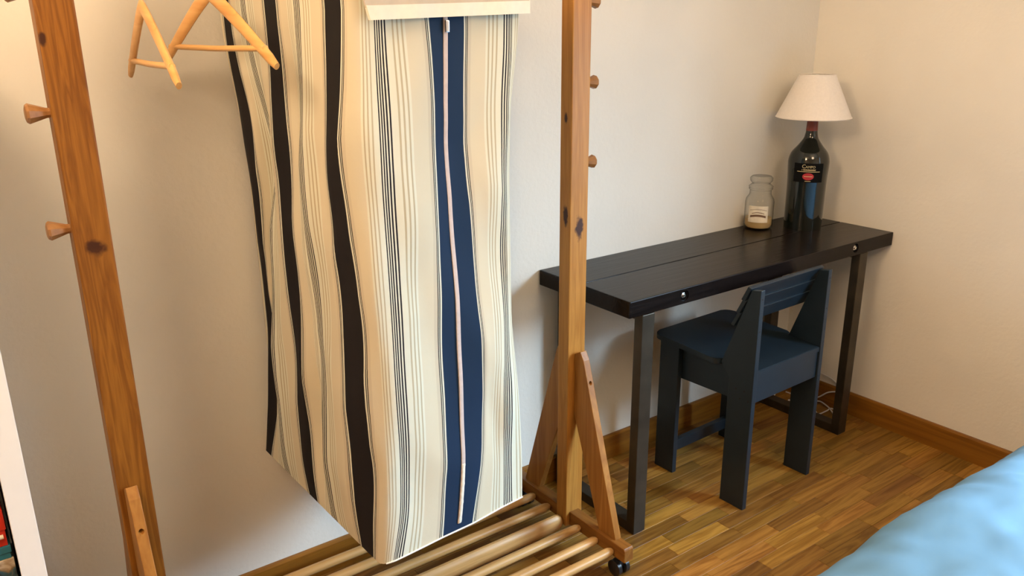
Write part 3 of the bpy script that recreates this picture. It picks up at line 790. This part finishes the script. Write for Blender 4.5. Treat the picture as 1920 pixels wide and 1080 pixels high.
rg = [[bm.verts.new(wrap(f*.0195*math.cos(2*math.pi*i/k), zc_+f*.0125*math.sin(2*math.pi*i/k), rad(zc_)+.0012)) for i in range(k)] for f in (.35, .7, 1)]
for i in range(k):
    bm.faces.new([vc, rg[0][i], rg[0][(i+1) % k]])
    for a, b in zip(rg, rg[1:]): bm.faces.new([a[i], b[i], b[(i+1) % k], a[(i+1) % k]])
finish(bm, 'red_seal', 'red_print', lab)
wrapped_rect('seal_stripe', -.0145, .0145, .1728+LZ, .1748+LZ, .0018, 'gold')
wrapped_rect('fine_print', -.010, .010, .1560+LZ, .1578+LZ, .0012, 'gold')

# ================================================================== CANDLE JAR
JB = Vector((-.333, -.0585, DZ+.0002))
jar = empty('candle_jar', JB, label='clear glass candle jar with lid beside the bottle lamp', cat='jar')
jr = .0515
lathe('glass_body', [(.001, .001), (jr-.008, 0), (jr-.001, .006), (jr, .014), (jr, .100), (jr-.003, .112), (jr-.011, .124), (jr-.013, .130), (jr-.013, .142), (jr-.009, .146), (jr-.009, .150), (jr-.012, .151)], 'glass', jar, n=48, caps=(False, False))
lathe('wax', [(.001, .0062), (jr-.0095, .0065), (jr-.0045, .015), (jr-.0045, .040), (jr-.012, .038), (.001, .037)], 'wax', jar, n=40, caps=(False, False))
lathe('lid', [(jr-.010, .1515), (jr-.008, .156), (jr-.014, .161), (jr-.020, .166), (jr-.012, .176), (jr-.011, .186), (jr-.018, .193), (.001, .195)], 'glass', jar, n=40, caps=(False, False))
ja = math.atan2(_C.y-JB.y, _C.x-JB.x)-.05
def jwrap(u, z, o_): return ((jr+o_)*math.cos(ja+u/jr), (jr+o_)*math.sin(ja+u/jr), z)
bm = bmesh.new(); nu = 14
rings = [[jwrap(-.036+.072*i/nu, z, o_) for i in range(nu+1)] for z, o_ in ((.030, .0003), (.090, .0003), (.090, .0009), (.030, .0009), (.030, .0003))]
add_ring_loft(bm, rings, False, False); jl = finish(bm, 'label', 'paper', jar)
for z0_, z1_, h_ in ((.046, .054, .028), (.060, .0625, .022), (.072, .0735, .030)):
    bm = bmesh.new(); k = 10
    for i in range(k):
        t0, t1 = -h_+2*h_*i/k, -h_+2*h_*(i+1)/k
        w0, w1 = .006*math.cos(t0/h_*1.4), .006*math.cos(t1/h_*1.4)
        bm.faces.new([bm.verts.new(jwrap(u, z, .0012)) for u, z in ((t0, z0_+w0), (t1, z0_+w1), (t1, z1_+w1), (t0, z1_+w0))])
    finish(bm, 'label_print', 'brown_print', jl)

# ================================================================== WHITE CABLES by the right desk leg
def cable(label, pts, name='power_cord'):
    base = Vector(pts[0]); o = tube(name, [p-base for p in smooth_curve(pts, 8)], .0028, 'cable', None, n=8)
    o.location = base; tag(o, label, 'cord', 'white cords under the desk'); return o
cable('white cord lying lowest across the floor bar of the right desk leg', [(-.30, -.30, .0035), (-.215, -.275, .0035), (-.205, -.268, .036), (-.16, -.264, .036), (-.125, -.262, .010), (-.06, -.257, .0035), (-.030, -.255, .0035), (-.023, -.30, .0035)])
cable('white cord looping over the floor against the right skirting board', [(-.040, -.050, .0035), (-.034, -.12, .004), (-.028, -.185, .010), (-.024, -.205, .012), (-.034, -.245, .007), (-.060, -.283, .0035), (-.09, -.31, .0035)])
cable('white cord rising from the floor to the right skirting board', [(-.100, -.105, .0035), (-.08, -.125, .004), (-.05, -.165, .012), (-.030, -.20, .035), (-.024, -.23, .062), (-.021, -.27, .080)])
cable('thin white cord hanging on the wall above the right skirting board', [(-.190, -.0040, .60), (-.16, -.0040, .30), (-.08, -.0045, .17), (-.012, -.012, .140), (-.0045, -.10, .130), (-.0042, -.177, .123), (-.0042, -.228, .115), (-.0042, -.262, .098), (-.010, -.275, .0935)])
cable('crumpled white cord in the corner behind the chair', [(-.148, -.026, .0035), (-.105, -.032, .0040), (-.085, -.048, .022), (-.100, -.040, .034), (-.120, -.052, .012), (-.146, -.040, .0035)])

# ================================================================== WHITE SHELF UNIT AND BOXES at the left edge
SU = Vector((-3.12, -.39, 0))
su = empty('shelf_unit', SU, label='white cube shelf unit at the left edge of the picture', cat='shelf')
SXR, SXL, SD, SH = -2.741-SU.x, -3.50-SU.x, .375, 1.47
st = .039
box('side_panel', (SXR-st, 0, 0), (SXR, SD, SH), 'shelf', su, bevel=.0012)
box('side_panel', (SXL, 0, 0), (SXL+st, SD, SH), 'shelf', su, bevel=.0012)
box('top_panel', (SXL+st, 0, SH-st), (SXR-st, SD, SH), 'shelf', su, bevel=.0012)
box('bottom_panel', (SXL+st, 0, 0), (SXR-st, SD, st), 'shelf', su, bevel=.0012)
mid = (SXL+SXR)/2
for k in range(1, 4):
    z = st+k*(SH-2*st)/4
    box('shelf_board', (SXL+st, .002, z-.008), (SXR-st, SD, z+.008), 'shelf', su, bevel=.001)
for k in range(4):
    z0_ = st+k*(SH-2*st)/4+(.008 if k else 0); z1_ = st+(k+1)*(SH-2*st)/4-(.008 if k < 3 else 0)
    box('divider', (mid-.008, .002, z0_), (mid+.008, SD, z1_), 'shelf', su, bevel=.001)
zs = st+(SH-2*st)/4+.0082
xr = -2.741-st-.004
def game_box(x1, wd, z0_, z1_, material, label, y0=-.372, dp=.27, rz=0.0):
    c = Vector((x1-wd/2, y0+dp/2, z0_))
    o = empty('game_box', c, rz, label=label, cat='box', group='boxes in the white shelf unit')
    hz = z1_-z0_; lidz = hz*.45
    box('tray', (-wd/2+.002, -dp/2+.002, 0), (wd/2-.002, dp/2-.002, lidz), material, o, bevel=.001)
    box('lid', (-wd/2, -dp/2, lidz), (wd/2, dp/2, hz), material, o, bevel=.0015)
    return o
# picture-covered box: brown and grey blotches with dark lines
pm, pn, plk, pb = mat('picture print')
tcp = N(pn, 'ShaderNodeTexCoord'); np1 = N(pn, 'ShaderNodeTexNoise'); np1.inputs['Scale'].default_value = 26; np1.inputs['Detail'].default_value = 4; np1.inputs['Distortion'].default_value = 1.2
plk.new(tcp.outputs['Object'], np1.inputs['Vector']); rp = N(pn, 'ShaderNodeValToRGB')
rp.color_ramp.elements[0].position = .36; rp.color_ramp.elements[0].color = (.01, .02, .03, 1)
rp.color_ramp.elements[1].position = .66; rp.color_ramp.elements[1].color = (.55, .48, .38, 1)
for p_, c_ in ((.45, (.03, .09, .12)), (.53, (.20, .13, .06))):
    q = rp.color_ramp.elements.new(p_); q.color = (*c_, 1)
plk.new(np1.outputs['Fac'], rp.inputs[0]); plk.new(rp.outputs[0], pb.inputs['Base Color']); pb.inputs['Roughness'].default_value = .35
M['picture'] = pm
zA = zs; zB = .470; zC_ = .566; zD = .592; zE = .664; zF = .70
game_box(xr, .27, zA, zB-.0003, 'teal_box', 'dark teal box lowest in the shelf stack')
game_box(xr-.001, .27, zB, zC_-.0003, 'picture', 'box printed with a brown picture, under the teal box')
game_box(xr-.002, .265, zC_, zD-.0003, 'teal_box', 'flat teal box right under the red box')
rb = game_box(xr-.003, .26, zD, zE-.0003, 'red_box', 'bright red box in the white shelf unit')
bm = bmesh.new()
add_tube(bm, [(.124, -.1356, .020), (.108, -.1356, .020)], .004, 10); finish(bm, 'pale_print', 'paper', rb)
game_box(xr-.006, .25, zE, zF-.0003, 'picture', 'picture box lying on top of the red box')

# ================================================================== BED AND DUVET (lower right corner)
bed = empty('bed', (-1.02, -1.95, 0), label='bed under the blue duvet beside the right wall', cat='bed')
box('mattress', (-.92, -.68, .22), (.97, .68, .42), 'mattress', bed, bevel=.03)
box('side_rail', (-.95, .685, .12), (.98, .71, .26), 'bed_frame', bed)
box('side_rail', (-.95, -.71, .12), (.98, -.685, .26), 'bed_frame', bed)
box('end_rail', (-.98, -.71, .12), (-.952, .71, .30), 'bed_frame', bed)
for lx in (-.93, .93):
    for ly in (-.64, .64): box('leg', (lx-.03, ly-.03, 0), (lx+.03, ly+.03, .2195), 'bed_frame', bed)
bm = bmesh.new()
nx, ny = 170, 150
DXa, DXb, DYa, DYb = -2.06, -.030, -2.72, -1.174
prof = []
def duvet_pt(i, j):
    # arc-length style parametrisation: the cloth runs over the top then hangs down the sides
    a = -1+2*i/nx; b = -1+2*j/ny
    Lx, Ly, rr = (DXb-DXa)/2, (DYb-DYa)/2, .115
    drop = .30
    def ax(t, L):
        tot = L-rr+rr*math.pi/2+drop; s = abs(t)*tot
        if s < L-rr: return s, 0.0
        s -= L-rr
        if s < rr*math.pi/2:
            th = s/rr; return L-rr+rr*math.sin(th), rr*(1-math.cos(th))
        return L, rr+(s-rr*math.pi/2)
    px_, dzx = ax(a, Lx); py_, dzy = ax(b, Ly)
    if a > 0: dzx *= .0; px_ = min(abs(a)*Lx, Lx)                # runs flat to the head end at the wall
    x = (DXa+DXb)/2+math.copysign(px_, a); y = (DYa+DYb)/2+math.copysign(py_, b)
    z = .505-max(dzx, dzy)-.25*min(dzx, dzy)
    z -= .022*max(0.0, min(1.0, (x+1.15)/.6))
    z = max(z, .10)
    p = Vector((x, y, z))
    q = Vector((x*1.0, y*1.0, z))
    wr = .012*noise.noise(q*2.6+Vector((3, 1, 0)))
    wr += .013*noise.noise(Vector((x*4.5+y*3.0, y*9.0-x*2.0, 2.2+z*4)))
    wr += .007*(1-2*abs(noise.noise(Vector((x*4.5-y*3, y*7.0+x*2.5, z*3+5)))))
    wr += .0070*(1-2*abs(noise.noise(Vector((x*9-y*5, y*13+x*6, z*5+1)))))
    nrm_ = Vector((0, 0, 1)) if max(dzx, dzy) < .02 else Vector((0, math.copysign(min(1, dzy/.11), b), max(0, 1-dzy/.11)))
    return p+nrm_*wr
Vd = [[bm.verts.new(duvet_pt(i, j)-Vector((-1.02, -1.95, .45))) for j in range(ny+1)] for i in range(nx+1)]
for i in range(nx):
    for j in range(ny): bm.faces.new([Vd[i][j], Vd[i+1][j], Vd[i+1][j+1], Vd[i][j+1]])
dv = finish(bm, 'duvet', 'duvet', None, loc=(-1.02, -1.95, .45), smooth=True)
md = dv.modifiers.new('thickness', 'SOLIDIFY'); md.thickness = .018; md.offset = -1
for p in dv.data.polygons: p.use_smooth = True
tag(dv, 'light blue rumpled duvet spread over the bed', 'duvet')
